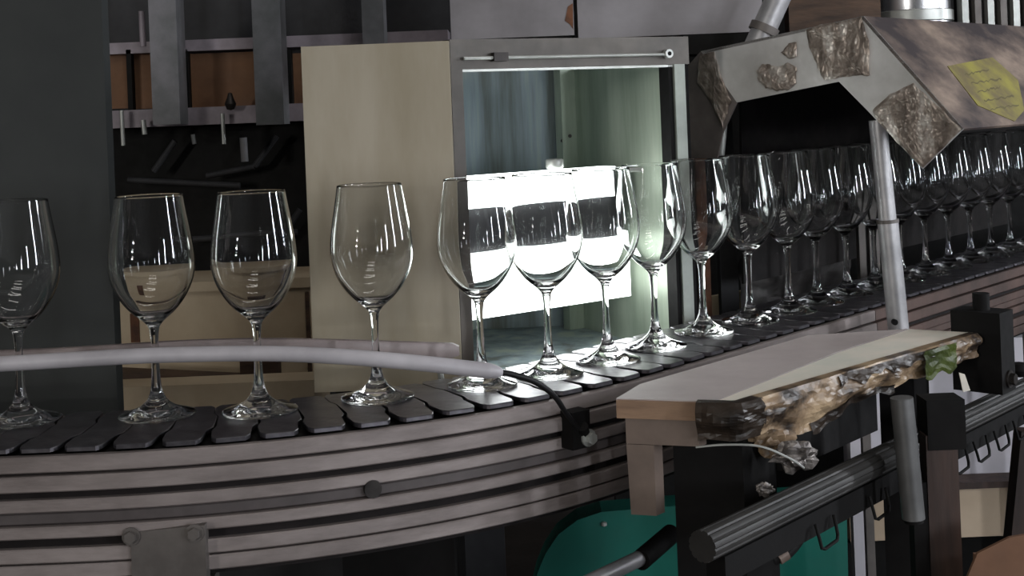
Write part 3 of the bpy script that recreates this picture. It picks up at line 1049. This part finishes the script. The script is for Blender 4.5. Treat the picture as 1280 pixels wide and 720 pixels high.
# ------------------------------------------------------------------ fluted rail under the bench, with wire hooks
ZF = ZB - .091
frl = thing('fluted_rail', W(1.0, .634, ZF), 'dark grey fluted rail running below the taped bench with wire hooks', 'rail')
bm = bmesh.new()
NSEG = 60
for_s = [.912, 2.25]
rings = []
for s_ in for_s:
    ring = []
    for k in range(NSEG):
        a_ = 2 * math.pi * k / NSEG
        r_ = .0140 * (1 - .085 * (1 if (k % 5) in (0,) else 0))
        ring.append(bm.verts.new(W(s_, .634, ZF) + NV * r_ * math.cos(a_) + zz * r_ * math.sin(a_)))
    rings.append(ring)
for k in range(NSEG):
    bm.faces.new((rings[0][k], rings[0][(k + 1) % NSEG], rings[1][(k + 1) % NSEG], rings[1][k]))
bm.faces.new(list(reversed(rings[0]))); bm.faces.new(rings[1])
emit('barrel', bm, M_flute, frl)
emit('under_bar', box(W(1.6, .640, ZF - .028), TV * .66, NV * .010, zz * .012), M_blk, frl, False, .002)
for s_ in (1.09, 1.20, 1.40, 1.46, 1.52, 1.58, 1.64, 1.70):
    b0 = W(s_, .626, ZF - .030)
    emit('hook', tube([b0 + zz * .004, b0 - NV * .004 - zz * .010, b0 - NV * .006 - zz * .018, b0 - NV * .006 - zz * .020 + TV * .006, b0 - NV * .006 - zz * .018 + TV * .030, b0 - NV * .004 - zz * .014 + TV * .035, b0 + TV * .036 + zz * .004], .0017, 8), M_blk, frl, True)

# posts carrying the fluted rail
gp0, gp1 = P(1127, 497, 1.305), P(1142, 648, 1.305)
gp = thing('grey_tube', gp1, 'grey tube stub hanging below the bench in front of the fluted rail', 'tube')
emit('tube_body', tube([gp0, gp1], .0115, 20), M_dpost, gp, True)
emit('tube_cap', tube([gp1, gp1 + (gp1 - gp0).normalized() * .004], .0095, 20), M_blk, gp, True)
c0 = P(1175, 560, 1.345)
rp = thing('rusty_post', (c0.x, c0.y, 0), 'rust brown square post standing in front of the cream panel', 'post')
emit('post_body', aabox(c0.x - .017, c0.x + .016, 1.337, 1.36, 0, P(1175, 542, 1.345).z), M_rpost, rp, False, .003)
c1 = P(1178, 515, 1.36)
emit('post_head', aabox(c1.x - .024, c1.x + .016, 1.336, 1.37, P(1175, 560, 1.345).z, P(1175, 498, 1.345).z), M_blk, rp, False, .004)
emit('post_flange', aabox(c0.x - .0325, c0.x - .0175, 1.338, 1.356, 0, P(1175, 600, 1.345).z), M_blk, rp, False, .002)

# ------------------------------------------------------------------ teal machine and pipe low in the middle
Yt = 1.75
tl = thing('teal_machine', (P(860, 700, Yt).x, Yt + .2, 0), 'teal painted machine housing with a rounded shoulder under the bench', 'machine')
pts = [P(666, 740, Yt), P(672, 716, Yt), P(682, 692, Yt), P(698, 668, Yt), P(722, 650, Yt), P(752, 640, Yt), P(800, 636, Yt), P(900, 628, Yt), P(1058, 618, Yt), P(1058, 800, Yt), P(666, 800, Yt)]
pts = [Vector((p.x, Yt, p.z)) for p in pts]
zlow = .25
pts[-1].z = zlow
pts[-2].z = zlow
emit('housing', prism(pts, (0, .05, 0)), M_teal, tl, False, .008, 3)
emit('rivet', lathe(bmesh.new(), [(0, -.004), (.004, -.002), (.004, .002), (0, .004)], 12, P(755, 655, Yt - .001)), M_lite, tl, True)
emit('base', aabox(pts[0].x + .03, pts[8].x - .03, Yt + .005, Yt + .045, 0, zlow), M_blk, tl)
lp = thing('floor_pipe', P(740, 720, 1.30), 'pale slanted pipe crossing the bottom edge before the teal machine', 'pipe')
emit('pipe_barrel', tube([P(700, 746, 1.26), P(812, 692, 1.40)], .0085, 16), M_pole, lp, True)
emit('pipe_sleeve', tube([P(812, 692, 1.40) - Vector((.012, .02, 0)), P(812, 692, 1.40) + Vector((.03, .05, .004))], .011, 16), M_blk, lp, True)
hs = thing('looped_hose', P(985, 690, 1.30), 'dark looped hose hanging below the fluted rail', 'hose')
emit('hose', tube(spline([P(945, 712, 1.30), P(955, 706, 1.29), P(965, 700, 1.285), P(985, 690, 1.285), P(1000, 668, 1.29), P(992, 650, 1.295), P(978, 652, 1.30)], 8), .006, 10), M_rubber, hs, 'all')
emit('hose_clip', tube([P(972, 697, 1.283), P(983, 690, 1.285)], .0075, 12), M_angle, hs, True)

# ------------------------------------------------------------------ pale panels low on the right
wp = emit('white_panel', pbox(1060, 425, 1330, 601, 2.64, .05), M_white, None, False, .003)
tag(wp, 'white-lilac panel behind the fluted rail at the right edge', 'panel')
cp = thing('cream_box', (P(1180, 640, 2.58).x, 2.64, P(1180, 672, 2.58).z), 'cream coloured box with a dark lid edge below the white panel', 'box')
emit('box_body', pbox(1062, 612, 1330, 672, 2.58, .05), M_cream, cp, False, .004)
emit('lid_edge', pbox(1060, 604, 1332, 612, 2.572, .06), M_rpost, cp, False, .002)
st = emit('box_stand', pbox(1062, 673, 1330, 900, 2.62, .08), M_black, None, False, .004)
tag(st, 'dark stand under the cream box', 'stand')
for u0, u1, lab in ((1068, 1081, 'wider pale upright strip beside the right end of the teal machine'), (1084, 1094, 'narrower pale upright strip next to the cream box')):
    s_ = emit('pale_strip', pbox(u0, 470, u1, 900, 2.05, .02), M_plate if u0 > 1080 else M_white, None, False, .002)
    tag(s_, lab, 'strip')
cd = thing('cardboard_box', P(1250, 740, 1.28), 'brown cardboard box corner at the lower right of the picture', 'box')
cpts = [P(1206, 730, 1.27), P(1222, 692, 1.27), P(1262, 672, 1.27), P(1320, 662, 1.27), P(1320, 800, 1.27), P(1206, 800, 1.27)]
emit('box_flap', prism([Vector((p.x, 1.27, p.z)) for p in cpts], (0, .004, 0)), M_card, cd)
zc_ = min(p.z for p in cpts)
emit('box_body', aabox(cpts[0].x + .03, cpts[3].x, 1.275, 1.33, zc_, cpts[1].z - .02), M_card, cd, False, .002)
rpst = emit('dark_upright', prism([P(1277, 540, 1.9), P(1300, 540, 1.9), P(1300, 760, 1.9), P(1256, 760, 1.9)], (0, .03, 0)), M_rpost, None, False, .003)
tag(rpst, 'dark leaning upright at the right edge above the cardboard', 'upright')
